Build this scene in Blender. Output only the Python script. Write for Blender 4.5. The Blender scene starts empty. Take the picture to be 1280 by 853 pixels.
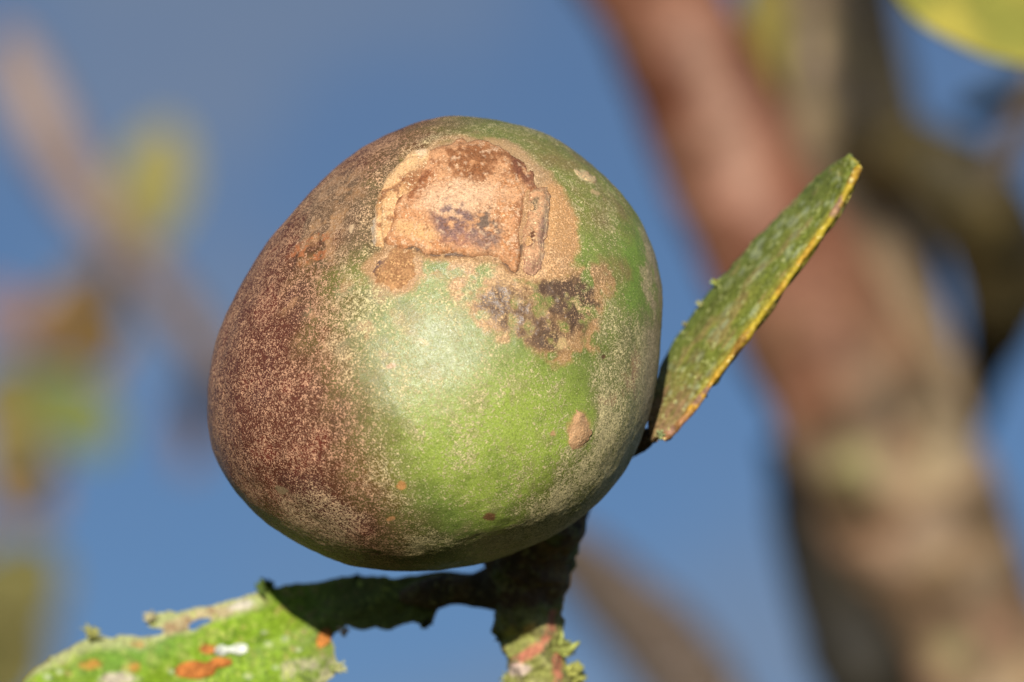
import bpy, math, random
import numpy as np
from mathutils import Vector, Matrix
from mathutils.geometry import delaunay_2d_cdt

rng = random.Random(7)
sc = bpy.context.scene
C = sc.collection

# ------------------------------------------------------------------ camera
D = 45.0                    # cm from the lens to the fruit's middle
PXCM = 140.0                # photo pixels per cm at that distance
PITCH = math.radians(14.0)  # the camera looks up into the tree
BASE = np.array([0.0, 0.0, 1.95])   # the fruit's place above the ground, metres
AX_R = np.array([1.0, 0.0, 0.0])
AX_U = np.array([0.0, -math.sin(PITCH), math.cos(PITCH)])
AX_B = np.array([0.0, -math.cos(PITCH), -math.sin(PITCH)])   # towards the camera


def world(p):               # local frame in cm (right, up, towards lens) -> world metres
    p = np.asarray(p, float)
    return BASE + 0.01 * (p[..., 0:1] * AX_R + p[..., 1:2] * AX_U + p[..., 2:3] * AX_B)


def fr(px, py, z):          # photo pixel at local depth z (cm) -> local frame
    px, py, z = np.broadcast_arrays(np.asarray(px, float), np.asarray(py, float), np.asarray(z, float))
    k = (D - z) / D / PXCM
    return np.stack([(px - 640) * k, (426.5 - py) * k, z], -1)


def proj(p):
    k = PXCM * D / (D - p[..., 2])
    return 640 + p[..., 0] * k, 426.5 - p[..., 1] * k


cam_d = bpy.data.cameras.new('camera')
cam = bpy.data.objects.new('camera', cam_d)
C.objects.link(cam)
cam.location = world([0, 0, D])
cam.rotation_euler = (math.radians(90) + PITCH, 0, 0)
cam_d.sensor_width = 22.3
cam_d.lens = 22.3 * D / (1280 / PXCM)
cam_d.clip_start = 0.01
cam_d.clip_end = 2000
cam_d.dof.use_dof = True
cam_d.dof.focus_distance = 0.01 * (D - 1.25)
cam_d.dof.aperture_fstop = 13.2
cam_d.dof.aperture_blades = 0
sc.camera = cam

# ------------------------------------------------------------------ sky and sun
SUN = np.array([-0.07, 0.38, 0.90])      # towards the sun, in the local frame
SUN = SUN / np.linalg.norm(SUN)
sun_w = SUN[0] * AX_R + SUN[1] * AX_U + SUN[2] * AX_B
el = math.asin(sun_w[2])
az = math.atan2(sun_w[0], sun_w[1])      # clockwise from +Y

w = bpy.data.worlds.new('World')
sc.world = w
w.use_nodes = True
nt = w.node_tree
nt.nodes.clear()
out = nt.nodes.new('ShaderNodeOutputWorld')
bg = nt.nodes.new('ShaderNodeBackground')
sky = nt.nodes.new('ShaderNodeTexSky')
sky.sky_type = 'NISHITA'
sky.sun_disc = False
sky.sun_elevation = el
sky.sun_rotation = az
sky.altitude = 3000
sky.air_density = 1.0
sky.dust_density = 0.8
sky.ozone_density = 3.5
tc = nt.nodes.new('ShaderNodeTexCoord')
no = nt.nodes.new('ShaderNodeTexNoise')
no.inputs['Scale'].default_value = 11.0
no.inputs['Detail'].default_value = 2.0
mpn = nt.nodes.new('ShaderNodeMapping')
mpn.inputs['Location'].default_value = (2.94, 1.42, 1.06)
mpn.inputs['Scale'].default_value = (1, 1, 1.8)
nt.links.new(tc.outputs['Generated'], mpn.inputs['Vector'])
nt.links.new(mpn.outputs['Vector'], no.inputs['Vector'])
rm = nt.nodes.new('ShaderNodeMapRange')
rm.inputs['From Min'].default_value = 0.40
rm.inputs['From Max'].default_value = 0.68
rm.inputs['To Min'].default_value = 0.19
rm.inputs['To Max'].default_value = 0.65
rm.interpolation_type = 'SMOOTHSTEP'
nt.links.new(no.outputs['Fac'], rm.inputs['Value'])
mx = nt.nodes.new('ShaderNodeMix')
mx.data_type = 'RGBA'
mx.inputs['B'].default_value = (2.5, 2.95, 3.75, 1)
nt.links.new(rm.outputs['Result'], mx.inputs['Factor'])
nt.links.new(sky.outputs['Color'], mx.inputs['A'])
nt.links.new(mx.outputs['Result'], bg.inputs['Color'])
bg.inputs['Strength'].default_value = 0.078
nt.links.new(bg.outputs['Background'], out.inputs['Surface'])

sd = bpy.data.lights.new('sun', 'SUN')
sd.energy = 4.9
sd.angle = math.radians(0.53)
sd.color = (1.0, 0.93, 0.82)
so = bpy.data.objects.new('sun', sd)
C.objects.link(so)
so.rotation_euler = Vector(sun_w).to_track_quat('Z', 'Y').to_euler()
so.location = (0, -2, 5)

sc.view_settings.view_transform = 'Standard'
sc.view_settings.look = 'None'
sc.view_settings.exposure = 0.12
sc.view_settings.gamma = 1.0
sc.view_settings.use_curve_mapping = False


# ------------------------------------------------------------------ noise in numpy
def _hash(ix, iy, iz, seed):
    h = (ix.astype(np.int64) * 374761393 + iy.astype(np.int64) * 668265263 + iz.astype(np.int64) * 2147483647 + seed * 974634777) & 0xffffffff
    h = ((h ^ (h >> 13)) * 1274126177) & 0xffffffff
    h = ((h ^ (h >> 16)) * 2246822519) & 0xffffffff
    return ((h ^ (h >> 15)) & 0xffff) / 32767.5 - 1.0


def vnoise(p, seed=0):
    f = np.floor(p)
    t = p - f
    t = t * t * t * (t * (t * 6 - 15) + 10)
    i = f.astype(np.int64)
    r = 0
    for dx in (0, 1):
        wx = t[:, 0] if dx else 1 - t[:, 0]
        for dy in (0, 1):
            wy = t[:, 1] if dy else 1 - t[:, 1]
            for dz in (0, 1):
                wz = t[:, 2] if dz else 1 - t[:, 2]
                r = r + wx * wy * wz * _hash(i[:, 0] + dx, i[:, 1] + dy, i[:, 2] + dz, seed)
    return r


ROT = np.array([[0.36, 0.48, -0.8], [-0.8, 0.6, 0.0], [0.48, 0.64, 0.6]])


def fbm(p, sc_, octv=3, seed=0):
    r, a, s = 0, 1.0, 0
    q = (p * sc_) @ ROT + 37.7
    for o in range(octv):
        r = r + a * vnoise(q, seed + o * 17)
        s += a
        a *= 0.5
        q = (q @ ROT) * 2.03 + 11.3
    return r / s * 1.5


def sm(x, a, b):
    t = np.clip((x - a) / (b - a), 0, 1)
    return t * t * (3 - 2 * t)


def mixc(col, m, c):
    m = np.clip(m, 0, 1)[:, None]
    return col * (1 - m) + np.asarray(c, float) * m


def poly_sd(px, py, poly):          # signed distance in pixels, positive inside
    poly = np.asarray(poly, float)
    d2 = np.full(px.shape, 1e12)
    ins = np.zeros(px.shape, bool)
    n = len(poly)
    for i in range(n):
        a, b = poly[i], poly[(i + 1) % n]
        ex, ey = b - a
        wx, wy = px - a[0], py - a[1]
        t = np.clip((wx * ex + wy * ey) / max(ex * ex + ey * ey, 1e-9), 0, 1)
        d2 = np.minimum(d2, (wx - ex * t) ** 2 + (wy - ey * t) ** 2)
        c = ((a[1] > py) != (b[1] > py)) & (px < (b[0] - a[0]) * (py - a[1]) / (b[1] - a[1] + 1e-12) + a[0])
        ins ^= c
    d = np.sqrt(d2)
    return np.where(ins, d, -d)


def ell(px, py, cx, cy, rx, ry, rot=0.0):      # 1 in the centre, 0 on the ellipse, negative outside
    c, s = math.cos(math.radians(rot)), math.sin(math.radians(rot))
    dx, dy = px - cx, py - cy
    return 1 - np.sqrt(((dx * c + dy * s) / rx) ** 2 + ((-dx * s + dy * c) / ry) ** 2)


def catmull(pts, n, closed=False):
    pts = np.asarray(pts, float)
    m = len(pts)
    segs = m if closed else m - 1
    t = np.linspace(0, segs, n, endpoint=not closed)
    i = np.minimum(t.astype(int), segs - 1)
    f = (t - i)[:, None]
    g = (lambda k: pts[k % m]) if closed else (lambda k: pts[np.clip(k, 0, m - 1)])
    a, b, c, d = g(i - 1), g(i), g(i + 1), g(i + 2)
    return 0.5 * (2 * b + (c - a) * f + (2 * a - 5 * b + 4 * c - d) * f ** 2 + (3 * b - a - 3 * c + d) * f ** 3)


# ------------------------------------------------------------------ objects
def build(name, verts_w, faces, mat, parent, skin=None, scurf=None, smooth=True):
    """world-space vertices (metres) -> one mesh object under parent (an Empty)"""
    o0 = np.array(parent['_o']) if parent is not None else np.zeros(3)
    me = bpy.data.meshes.new(name)
    v = np.asarray(verts_w, float) - o0
    f = np.asarray(faces)
    nv, nf, k = len(v), len(f), f.shape[1]
    me.vertices.add(nv)
    me.vertices.foreach_set('co', v.astype(np.float32).ravel())
    me.loops.add(nf * k)
    me.loops.foreach_set('vertex_index', f.astype(np.int32).ravel())
    me.polygons.add(nf)
    me.polygons.foreach_set('loop_start', np.arange(0, nf * k, k, dtype=np.int32))
    me.polygons.foreach_set('use_smooth', np.full(nf, smooth))
    for nm, dat in (('skin', skin), ('scurf', scurf)):
        if dat is not None:
            at = me.attributes.new(nm, 'FLOAT_COLOR', 'POINT')
            d4 = np.ones((nv, 4), np.float32)
            d4[:, :dat.shape[1]] = dat
            at.data.foreach_set('color', d4.ravel())
    me.update()
    me.validate()
    me.materials.append(mat)
    ob = bpy.data.objects.new(name, me)
    C.objects.link(ob)
    if parent is not None:
        ob.parent = parent
        ob['_o'] = list(o0)
    return ob


def thing(name, label, cat, at, group=None):
    o = bpy.data.objects.new(name, None)
    C.objects.link(o)
    o.empty_display_size = 0.01
    o.location = at
    o['_o'] = list(map(float, at))
    o['label'] = label
    o['category'] = cat
    if group:
        o['group'] = group
    return o


def mat_skin(name, grain_scale=42.0, rough=0.5, rough_grain=0.8, bump=0.35, spec=0.5, bump_scale=None, coat=0.0, subsurf=0.0, bdist=0.0002):
    m = bpy.data.materials.new(name)
    m.use_nodes = True
    t = m.node_tree
    N, L = t.nodes, t.links
    b = N['Principled BSDF']
    tc = N.new('ShaderNodeTexCoord')
    mp = N.new('ShaderNodeMapping')
    mp.inputs['Scale'].default_value = (100, 100, 100)     # metres -> cm
    L.new(tc.outputs['Object'], mp.inputs['Vector'])
    a1 = N.new('ShaderNodeAttribute'); a1.attribute_name = 'skin'
    a2 = N.new('ShaderNodeAttribute'); a2.attribute_name = 'scurf'
    n1 = N.new('ShaderNodeTexNoise')
    n1.inputs['Scale'].default_value = grain_scale
    n1.inputs['Detail'].default_value = 2.5
    n1.inputs['Roughness'].default_value = 0.6
    L.new(mp.outputs['Vector'], n1.inputs['Vector'])
    n2 = N.new('ShaderNodeTexNoise')
    n2.inputs['Scale'].default_value = grain_scale * 0.33
    n2.inputs['Detail'].default_value = 2.0
    L.new(mp.outputs['Vector'], n2.inputs['Vector'])
    vo = N.new('ShaderNodeTexVoronoi')
    vo.inputs['Scale'].default_value = grain_scale * 1.0
    L.new(mp.outputs['Vector'], vo.inputs['Vector'])
    # field = noise + 0.4*n2 , grain where field > 1 - density
    add = N.new('ShaderNodeMath'); add.operation = 'MULTIPLY_ADD'
    L.new(n2.outputs['Fac'], add.inputs[0]); add.inputs[1].default_value = 0.45
    L.new(n1.outputs['Fac'], add.inputs[2])
    sep = N.new('ShaderNodeSeparateColor')
    L.new(vo.outputs['Color'], sep.inputs['Color'])
    add2 = N.new('ShaderNodeMath'); add2.operation = 'MULTIPLY_ADD'
    L.new(sep.outputs['Red'], add2.inputs[0]); add2.inputs[1].default_value = 0.22
    L.new(add.outputs[0], add2.inputs[2])      # about 0.45 .. 1.25, mean 0.84
    th = N.new('ShaderNodeMath'); th.operation = 'MULTIPLY_ADD'
    L.new(a2.outputs['Alpha'], th.inputs[0]); th.inputs[1].default_value = 0.62; th.inputs[2].default_value = -1.13
    su = N.new('ShaderNodeMath'); su.operation = 'ADD'
    L.new(add2.outputs[0], su.inputs[0]); L.new(th.outputs[0], su.inputs[1])
    gr = N.new('ShaderNodeMapRange'); gr.interpolation_type = 'SMOOTHSTEP'
    gr.inputs['From Min'].default_value = -0.07; gr.inputs['From Max'].default_value = 0.07
    L.new(su.outputs[0], gr.inputs['Value'])
    # value variation on the base
    vr = N.new('ShaderNodeMapRange')
    vr.inputs['From Min'].default_value = 0.3; vr.inputs['From Max'].default_value = 0.7
    vr.inputs['To Min'].default_value = 0.58; vr.inputs['To Max'].default_value = 1.42
    L.new(n1.outputs['Fac'], vr.inputs['Value'])
    vm = N.new('ShaderNodeVectorMath'); vm.operation = 'SCALE'
    L.new(a1.outputs['Color'], vm.inputs[0]); L.new(vr.outputs['Result'], vm.inputs['Scale'])
    vr2 = N.new('ShaderNodeMapRange')
    vr2.inputs['To Min'].default_value = 0.6; vr2.inputs['To Max'].default_value = 1.45
    L.new(sep.outputs['Green'], vr2.inputs['Value'])
    vm2 = N.new('ShaderNodeVectorMath'); vm2.operation = 'SCALE'
    L.new(a2.outputs['Color'], vm2.inputs[0]); L.new(vr2.outputs['Result'], vm2.inputs['Scale'])
    mx = N.new('ShaderNodeMix'); mx.data_type = 'RGBA'
    L.new(gr.outputs['Result'], mx.inputs['Factor'])
    L.new(vm.outputs['Vector'], mx.inputs['A']); L.new(vm2.outputs['Vector'], mx.inputs['B'])
    L.new(mx.outputs['Result'], b.inputs['Base Color'])
    ro = N.new('ShaderNodeMapRange')
    ro.inputs['To Min'].default_value = rough; ro.inputs['To Max'].default_value = rough_grain
    L.new(gr.outputs['Result'], ro.inputs['Value'])
    L.new(ro.outputs['Result'], b.inputs['Roughness'])
    b.inputs['Specular IOR Level'].default_value = spec
    bp = N.new('ShaderNodeBump')
    bp.inputs['Strength'].default_value = bump
    bp.inputs['Distance'].default_value = bdist
    hs = N.new('ShaderNodeMath'); hs.operation = 'MULTIPLY_ADD'
    L.new(gr.outputs['Result'], hs.inputs[0]); hs.inputs[1].default_value = 0.35
    L.new(add.outputs[0], hs.inputs[2])
    L.new(hs.outputs[0], bp.inputs['Height'])
    L.new(bp.outputs['Normal'], b.inputs['Normal'])
    if coat:
        cw = N.new('ShaderNodeMapRange')
        cw.inputs['To Min'].default_value = coat; cw.inputs['To Max'].default_value = 0.4
        L.new(gr.outputs['Result'], cw.inputs['Value'])
        gl = N.new('ShaderNodeMath'); gl.operation = 'MULTIPLY'       # bare green skin is waxy, scurfy skin is not
        L.new(cw.outputs['Result'], gl.inputs[0]); L.new(a1.outputs['Alpha'], gl.inputs[1])
        L.new(gl.outputs[0], b.inputs['Coat Weight'])
        b.inputs['Coat Roughness'].default_value = 0.27
        b.inputs['Coat IOR'].default_value = 1.45
        L.new(bp.outputs['Normal'], b.inputs['Coat Normal'])
    if subsurf:
        b.inputs['Subsurface Weight'].default_value = subsurf
        b.inputs['Subsurface Radius'].default_value = (0.002, 0.003, 0.001)
        b.inputs['Subsurface Scale'].default_value = 0.3
    return m


M_FRUIT = mat_skin('fruit_skin', 84, 0.52, 0.65, 1.0, 0.22, coat=1.0, bdist=0.00004)
M_CORK = mat_skin('corky_scar', 60, 0.8, 0.9, 0.9, 0.15, bdist=0.00007)
M_LEAF = mat_skin('leathery_leaf', 22, 0.5, 0.8, 0.4, 0.14)
M_BARK = mat_skin('twig_bark', 16, 0.75, 0.9, 0.9, 0.3)
M_TRUNK = mat_skin('trunk_bark', 5, 0.65, 0.85, 0.9, 0.3)
M_MOSS = mat_skin('lichen', 20, 0.8, 0.9, 0.6, 0.2)


def mat_ground():
    m = bpy.data.materials.new('grassy_ground')
    m.use_nodes = True
    N, L = m.node_tree.nodes, m.node_tree.links
    b = N['Principled BSDF']
    tc = N.new('ShaderNodeTexCoord')
    n = N.new('ShaderNodeTexNoise'); n.inputs['Scale'].default_value = 1.3; n.inputs['Detail'].default_value = 8
    L.new(tc.outputs['Object'], n.inputs['Vector'])
    r = N.new('ShaderNodeValToRGB')
    r.color_ramp.elements[0].position = 0.3; r.color_ramp.elements[0].color = (0.035, 0.05, 0.015, 1)
    r.color_ramp.elements[1].position = 0.7; r.color_ramp.elements[1].color = (0.11, 0.10, 0.04, 1)
    L.new(n.outputs['Fac'], r.inputs['Fac'])
    L.new(r.outputs['Color'], b.inputs['Base Color'])
    b.inputs['Roughness'].default_value = 0.95
    b.inputs['Specular IOR Level'].default_value = 0.05
    bp = N.new('ShaderNodeBump'); bp.inputs['Distance'].default_value = 0.05
    L.new(n.outputs['Fac'], bp.inputs['Height']); L.new(bp.outputs['Normal'], b.inputs['Normal'])
    return m


def make_ground():
    n = 60
    r = np.concatenate([[0], np.geomspace(0.5, 1500, n)])
    a = np.linspace(0, 2 * np.pi, 48, endpoint=False)
    R, A = np.meshgrid(r, a, indexing='ij')
    v = np.stack([R * np.cos(A), R * np.sin(A), np.zeros_like(R)], -1).reshape(-1, 3)
    v[:, 2] = 0.05 * fbm(v * [1, 1, 0], 0.35, 2, 3) * np.clip(R.ravel() / 3, 0, 1)
    i, j = np.meshgrid(np.arange(len(r) - 1), np.arange(48), indexing='ij')
    f = np.stack([i * 48 + j, (i + 1) * 48 + j, (i + 1) * 48 + (j + 1) % 48, i * 48 + (j + 1) % 48], -1).reshape(-1, 4)
    g = build('ground', v, f, mat_ground(), None)
    g['kind'] = 'structure'


make_ground()

# ------------------------------------------------------------------ the fruit's body
FX, FY = 546.0, 432.0
OUTL = [(575, 147), (540, 150), (500, 163), (460, 183), (420, 212), (385, 245), (350, 285), (322, 322), (300, 360), (281, 400), (268, 440),
        (261, 480), (261, 520), (266, 555), (280, 590), (300, 619), (330, 648), (370, 676), (410, 696), (450, 708), (490, 714), (530, 715),
        (580, 709), (620, 699), (660, 685), (700, 667), (735, 643), (765, 612), (788, 580), (806, 545), (818, 505), (826, 460), (829, 410),
        (827, 360), (820, 322), (808, 288), (793, 262), (770, 231), (745, 206), (715, 184), (685, 167), (650, 155), (615, 149)]
_o = catmull(OUTL, 800, True)
_th = np.arctan2(-(_o[:, 1] - FY), _o[:, 0] - FX)
_r = np.hypot(_o[:, 0] - FX, _o[:, 1] - FY) / PXCM
_od = np.argsort(_th)
_th, _r = _th[_od], _r[_od]
_th3 = np.concatenate([_th - 2 * np.pi, _th, _th + 2 * np.pi])
_r3 = np.tile(_r, 3)
FCX, FCY = (FX - 640) / PXCM, (426.5 - FY) / PXCM
RZF, RZB = 1.95, 1.75
APX = np.array([-.06, -.50])      # the fruit bulges most below its middle


def apex(z):
    return (np.clip(z, 0, None) / RZF)[..., None] ** 2 * APX


def rad(th):
    return np.interp(th, _th3, _r3)


def fruit_normal(b):
    q = b[:, :2] - apex(b[:, 2]) - np.array([FCX, FCY])
    th = np.arctan2(q[:, 1], q[:, 0])
    r = rad(th)
    dr = (rad(th + 0.06) - rad(th - 0.06)) / 0.12
    rho = np.hypot(q[:, 0], q[:, 1]) / r
    er = np.stack([np.cos(th), np.sin(th)], -1)
    et = np.stack([-np.sin(th), np.cos(th)], -1)
    lat = er * (rho / r)[:, None] - et * (rho * dr / r ** 2)[:, None]
    rz = np.where(b[:, 2] > 0, RZF, RZB)
    nz = b[:, 2] / rz ** 2 - np.where(b[:, 2] > 0, (lat @ APX) * 2 * b[:, 2] / RZF ** 2, 0)
    n = np.concatenate([lat, nz[:, None]], 1)
    return n / np.linalg.norm(n, axis=1)[:, None]


def surf(px, py):           # photo pixel -> point on the smooth front of the fruit
    z = np.full(np.shape(px), 1.2)
    for _ in range(80):
        p = fr(px, py, z)
        q = p[..., :2] - apex(z) - np.array([FCX, FCY])
        rho = np.hypot(q[..., 0], q[..., 1]) / rad(np.arctan2(q[..., 1], q[..., 0]))
        z = 0.7 * z + 0.3 * RZF * np.sqrt(np.clip(1 - rho ** 2, 0.0, 1))
    return fr(px, py, z)


FLAP = [(533, 187), (540, 196), (534, 219), (514, 242), (499, 255), (493, 285), (482, 304), (470, 308), (464, 296), (467, 262), (474, 240), (492, 214), (511, 196)]
DISC = [(554, 184), (585, 177), (616, 181), (643, 193), (661, 213), (668, 232), (660, 250), (654, 285), (648, 323), (644, 340), (630, 327), (612, 320), (585, 319), (556, 318), (534, 316),
        (518, 309), (503, 309), (480, 304), (491, 262), (520, 222), (538, 194)]
STRIP = [(662, 246), (666, 236), (674, 233), (682, 239), (686, 255), (685, 285), (680, 312), (675, 336), (668, 345), (658, 342), (652, 333), (655, 292), (659, 262)]
SCAB = [(459, 335), (470, 322), (484, 311), (506, 307), (523, 316), (521, 340), (508, 356), (496, 363), (483, 358), (471, 349)]


def disp(b):                # relief of the fruit's skin, cm along the normal
    px, py = proj(b)
    h = 0.022 * fbm(b, 0.9, 2, 5) + 0.007 * fbm(b, 3.2, 2, 9) + 0.0022 * fbm(b, 14, 2, 19)
    front = (b[:, 2] > 0.05)
    sd = poly_sd(px, py, DISC)
    sf = poly_sd(px, py, FLAP)
    ss = poly_sd(px, py, STRIP)
    nn = np.maximum(sd, np.maximum(sf, ss))
    # swelling under the scar and a groove to the left of it
    h = h + front * (0.022 * sm(nn, -45, 10) - 0.035 * sm(sf, -16, -3) * (px < 480) - 0.012 * sm(nn, -10, 0))
    # rough dark lesion
    les = np.clip(ell(px, py, 672, 385, 80, 42, 12), 0, 1)
    h = h + front * (sm(les, 0, .4) * 0.014 * fbm(b, 9, 3, 31) + 0.01 * sm(les, 0, 0.5))
    # small cork spots stand proud
    h = h + front * (0.006 * sm(ell(px, py, 722, 537, 22, 32, 12), 0, .8))
    h = h + front * 0.012 * sm(ell(px, py, 400, 305, 60, 34, 150), 0, .5) * fbm(b, 11, 2, 77)
    return h


def paint_skin(b):
    px0, py0 = proj(b)
    n1 = fbm(b, 1.3, 3, 1); n2 = fbm(b, 3.6, 3, 2); n3 = fbm(b, 9.0, 3, 3); n4 = fbm(b, 22.0, 3, 4)
    n5 = fbm(b, 2.2, 3, 6); n6 = fbm(b, 6.0, 3, 8)
    px = px0 + 16 * n2 + 7 * n3 + 4 * n4
    py = py0 + 16 * n5 + 7 * n6 + 4 * fbm(b, 20, 2, 14)
    N = len(b)
    col = np.tile(np.array([.21, .265, .055]), (N, 1))
    col *= (1 + 0.16 * n2 + 0.14 * n3)[:, None]
    # brighter yellow green belly, greyer bloom above the middle
    col = mixc(col, sm(ell(px, py, 630, 560, 190, 150), 0, .7) * .75, (.34, .44, .070))
    col = mixc(col, sm(ell(px, py, 525, 425, 150, 120), 0, .8) * (.50 + .25 * n3), (.34, .36, .19))
    col = mixc(col, sm(ell(px, py, 500, 655, 120, 60), 0, .6) * .5, (.10, .17, .035))
    sg = np.tile(np.array([.54, .46, .24]), (N, 1))
    den = np.full(N, .29) + .18 * n2 + .07 * n3
    col = mixc(col, sm(n6 + .5 * n2, .15, .7) * .45, (.27, .24, .10))
    col = mixc(col, sm(-n6 + .5 * n1, .2, .8) * .35, (.12, .17, .035))
    # crown of the fruit: olive brown mottling
    m = sm(-py0, -235, -165) * sm(py0 * 0 + 1, 0, 1)
    col = mixc(col, m * (.6 + .35 * n3), (.18, .15, .055))
    m = sm(ell(px, py, 715, 225, 120, 60, 38), 0, .6)
    col = mixc(col, m * (.6 + .5 * n6), (.23, .18, .065))
    m = sm(ell(px, py, 640, 165, 130, 22, 8), 0, .7)
    col = mixc(col, m * (.5 + .6 * n3), (.16, .19, .045))
    # maroon flank
    bx = np.interp(py0, [140, 200, 240, 300, 350, 400, 450, 500, 550, 600, 650, 720], [540, 490, 455, 432, 402, 398, 408, 426, 438, 452, 476, 490])
    dm = bx - px + 6 * n1
    mar = sm(dm + 22 * n2 + 12 * n5, -100, 55)
    col = mixc(col, mar * .97, (.105, .027, .018))
    col = mixc(col, mar * sm(n2, .1, .6) * .6, (.155, .028, .016))
    col = mixc(col, mar * sm(n5, .1, .6) * .35, (.085, .035, .032))
    tr = sm(dm, -95, -10) * (1 - mar)
    col = mixc(col, tr * (.45 + .5 * n3), (.20, .15, .06))
    sg = mixc(sg, sm(dm, -70, 10), (.46, .25, .15))
    den = np.where(1 > 0, den * (1 - sm(dm, -90, 10)) + sm(dm, -90, 10) * (.385 + .09 * n2 + .06 * n3), den)
    # grazing rim of the flank is drier and tanner
    rim = sm(-(px0 - np.interp(py0, [150, 212, 285, 360, 440, 510, 580, 630, 676, 715], [545, 420, 350, 300, 268, 260, 275, 310, 370, 500])), -48, 0) * (py0 > 150)
    den = den + .07 * rim * (px0 < 500)
    sg = mixc(sg, rim * (px0 < 500) * .7, (.46, .27, .155))
    # tan scurf towards the lower right and the right edge
    m = sm(ell(px, py, 735, 610, 175, 75, -38), 0, .6)
    den = den + m * .27
    col = mixc(col, m * .7, (.13, .12, .04))
    m = sm(ell(px, py, 620, 672, 170, 26, -8), 0, .7)
    den = den + m * .16
    col = mixc(col, m * .5, (.11, .09, .035))
    m = sm(ell(px, py, 405, 655, 70, 42, 25), 0, .6)
    den = den + m * .18
    sg = mixc(sg, m * .6, (.50, .38, .22))
    m = sm(px0, 790, 822) * sm(py0, 230, 300)
    col = mixc(col, m * .85, (.33, .26, .16))
    sg = mixc(sg, m, (.45, .35, .22))
    den = den + m * .25
    m = sm(ell(px, py, 775, 480, 62, 110, 8), 0, .7)
    col = mixc(col, m * .65, (.21, .185, .08)); den = den + .18 * m
    m = sm(ell(px, py, 790, 465, 20, 28), 0, .6)
    col = mixc(col, m * .6, (.45, .23, .14))
    m = sm(ell(px, py, 760, 500, 22, 10, -40), 0, .6)
    col = mixc(col, m * .6, (.48, .28, .16))
    m = sm(ell(px, py, 796, 345, 24, 80, -6), 0, .5)
    col = mixc(col, m * .8, (.17, .27, .045)); den = den - .2 * m
    # thin dusty bloom lines on the upper left of the belly
    m = sm(ell(px, py, 450, 400, 95, 75), 0, .7)
    col = mixc(col, m * sm(n6, -.1, .5) * .7, (.26, .25, .13)); den = den + m * .05
    m = sm(n3 + .6 * n6, .25, .8) * sm(ell(px, py, 430, 400, 110, 80), 0, .5)
    col = mixc(col, m * .6, (.48, .25, .12))
    # left shoulder: grey brown with rusty crackled patches
    m = sm(ell(px, py, 425, 270, 66, 58, 130), 0, .5)
    col = mixc(col, m * .85, (.16, .10, .055)); sg = mixc(sg, m * .8, (.38, .25, .15)); den = den + .03 * m
    m = sm(ell(px, py, 430, 240, 40, 30, 130), 0, .5) * sm(n3, -.2, .3)
    col = mixc(col, m * .7, (.42, .22, .10))
    m = sm(ell(px, py, 408, 300, 45, 30, 150), 0, .4) * sm(n6 + n3, -.3, .3)
    col = mixc(col, m * .8, (.44, .24, .11))
    m = sm(ell(px0 + 9 * n3 + 6 * n4, py0 + 9 * n6, 392, 312, 34, 17, 150), 0, .4) * sm(n4 + n3, -.2, .4)
    col = mixc(col, m * .75, (.42, .14, .055)); den = den - .2 * m
    m = sm(ell(px0 + 4 * n3, py0 + 4 * n6, 398, 328, 14, 7, 20), 0, .4)
    col = mixc(col, m * .7, (.10, .07, .03))
    # darker brown in the groove left of the flap
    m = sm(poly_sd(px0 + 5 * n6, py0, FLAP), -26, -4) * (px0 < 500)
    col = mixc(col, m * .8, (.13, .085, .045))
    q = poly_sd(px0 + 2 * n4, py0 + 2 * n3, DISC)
    crease_shade = np.exp(-((q + 1) / 4.0) ** 2) * (py0 > 296) * sm(n3 + n4, -.7, .2)  # crack and overhang shadow under the lower lip, painted into the skin
    # corky halo right of and under the scar
    hal = [(660, 205), (676, 215), (700, 235), (718, 270), (724, 300), (716, 330), (700, 348), (676, 352), (636, 345), (636, 235)]
    m = sm(poly_sd(px0 + 5 * n6 + 3 * n4, py0 + 5 * n3, hal), -6, 5)
    col = mixc(col, m * .95, (.53, .28, .12)); sg = mixc(sg, m, (.64, .38, .19)); den = den * (1 - m) + m * .4
    nb = np.maximum(poly_sd(px0 + 6 * n6 + 3 * n4, py0 + 5 * n3, DISC), poly_sd(px0 + 4 * n4, py0 + 4 * n3, SCAB))
    m = sm(nb, -12, -2)
    col = mixc(col, m * .9, (.42, .235, .11)); sg = mixc(sg, m, (.58, .36, .2))
    up = [(536, 188), (560, 177), (600, 171), (640, 181), (668, 203), (690, 228), (660, 235), (600, 195)]
    m = sm(poly_sd(px0 + 6 * n6, py0 + 5 * n3, up), -8, 6)
    col = mixc(col, m * .8, (.42, .27, .14)); sg = mixc(sg, m, (.56, .38, .22))
    low = [(470, 316), (560, 312), (610, 315), (650, 330), (720, 325), (765, 330), (762, 380), (745, 420), (712, 446), (680, 440), (640, 420), (605, 405), (580, 380), (560, 350), (530, 342), (505, 360), (478, 356)]
    m = sm(poly_sd(px, py, low), -10, 8)
    mm = m * sm(n3 + .5 * n4, -.6, .1)
    col = mixc(col, mm * .85, (.47, .25, .11)); sg = mixc(sg, mm, (.58, .36, .19)); den = den + .15 * m
    m = sm(ell(px, py, 668, 385, 88, 50, 10), 0, .5)
    col = mixc(col, m * (.5 + .5 * n3), (.44, .25, .12)); sg = mixc(sg, m, (.56, .36, .18))
    # dark scab patches
    d1 = [(664, 360), (688, 346), (706, 356), (724, 342), (742, 358), (748, 386), (734, 394), (726, 412), (714, 420), (700, 398), (680, 386)]
    m = sm(poly_sd(px0 + 10 * n3 + 9 * n4, py0 + 10 * n6, d1), -9, 8) * sm(n3 + .5 * n4, -.95, -.1)
    col = mixc(col, m * .9, (.075, .044, .03)); den = den * (1 - m * .45) 
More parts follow.
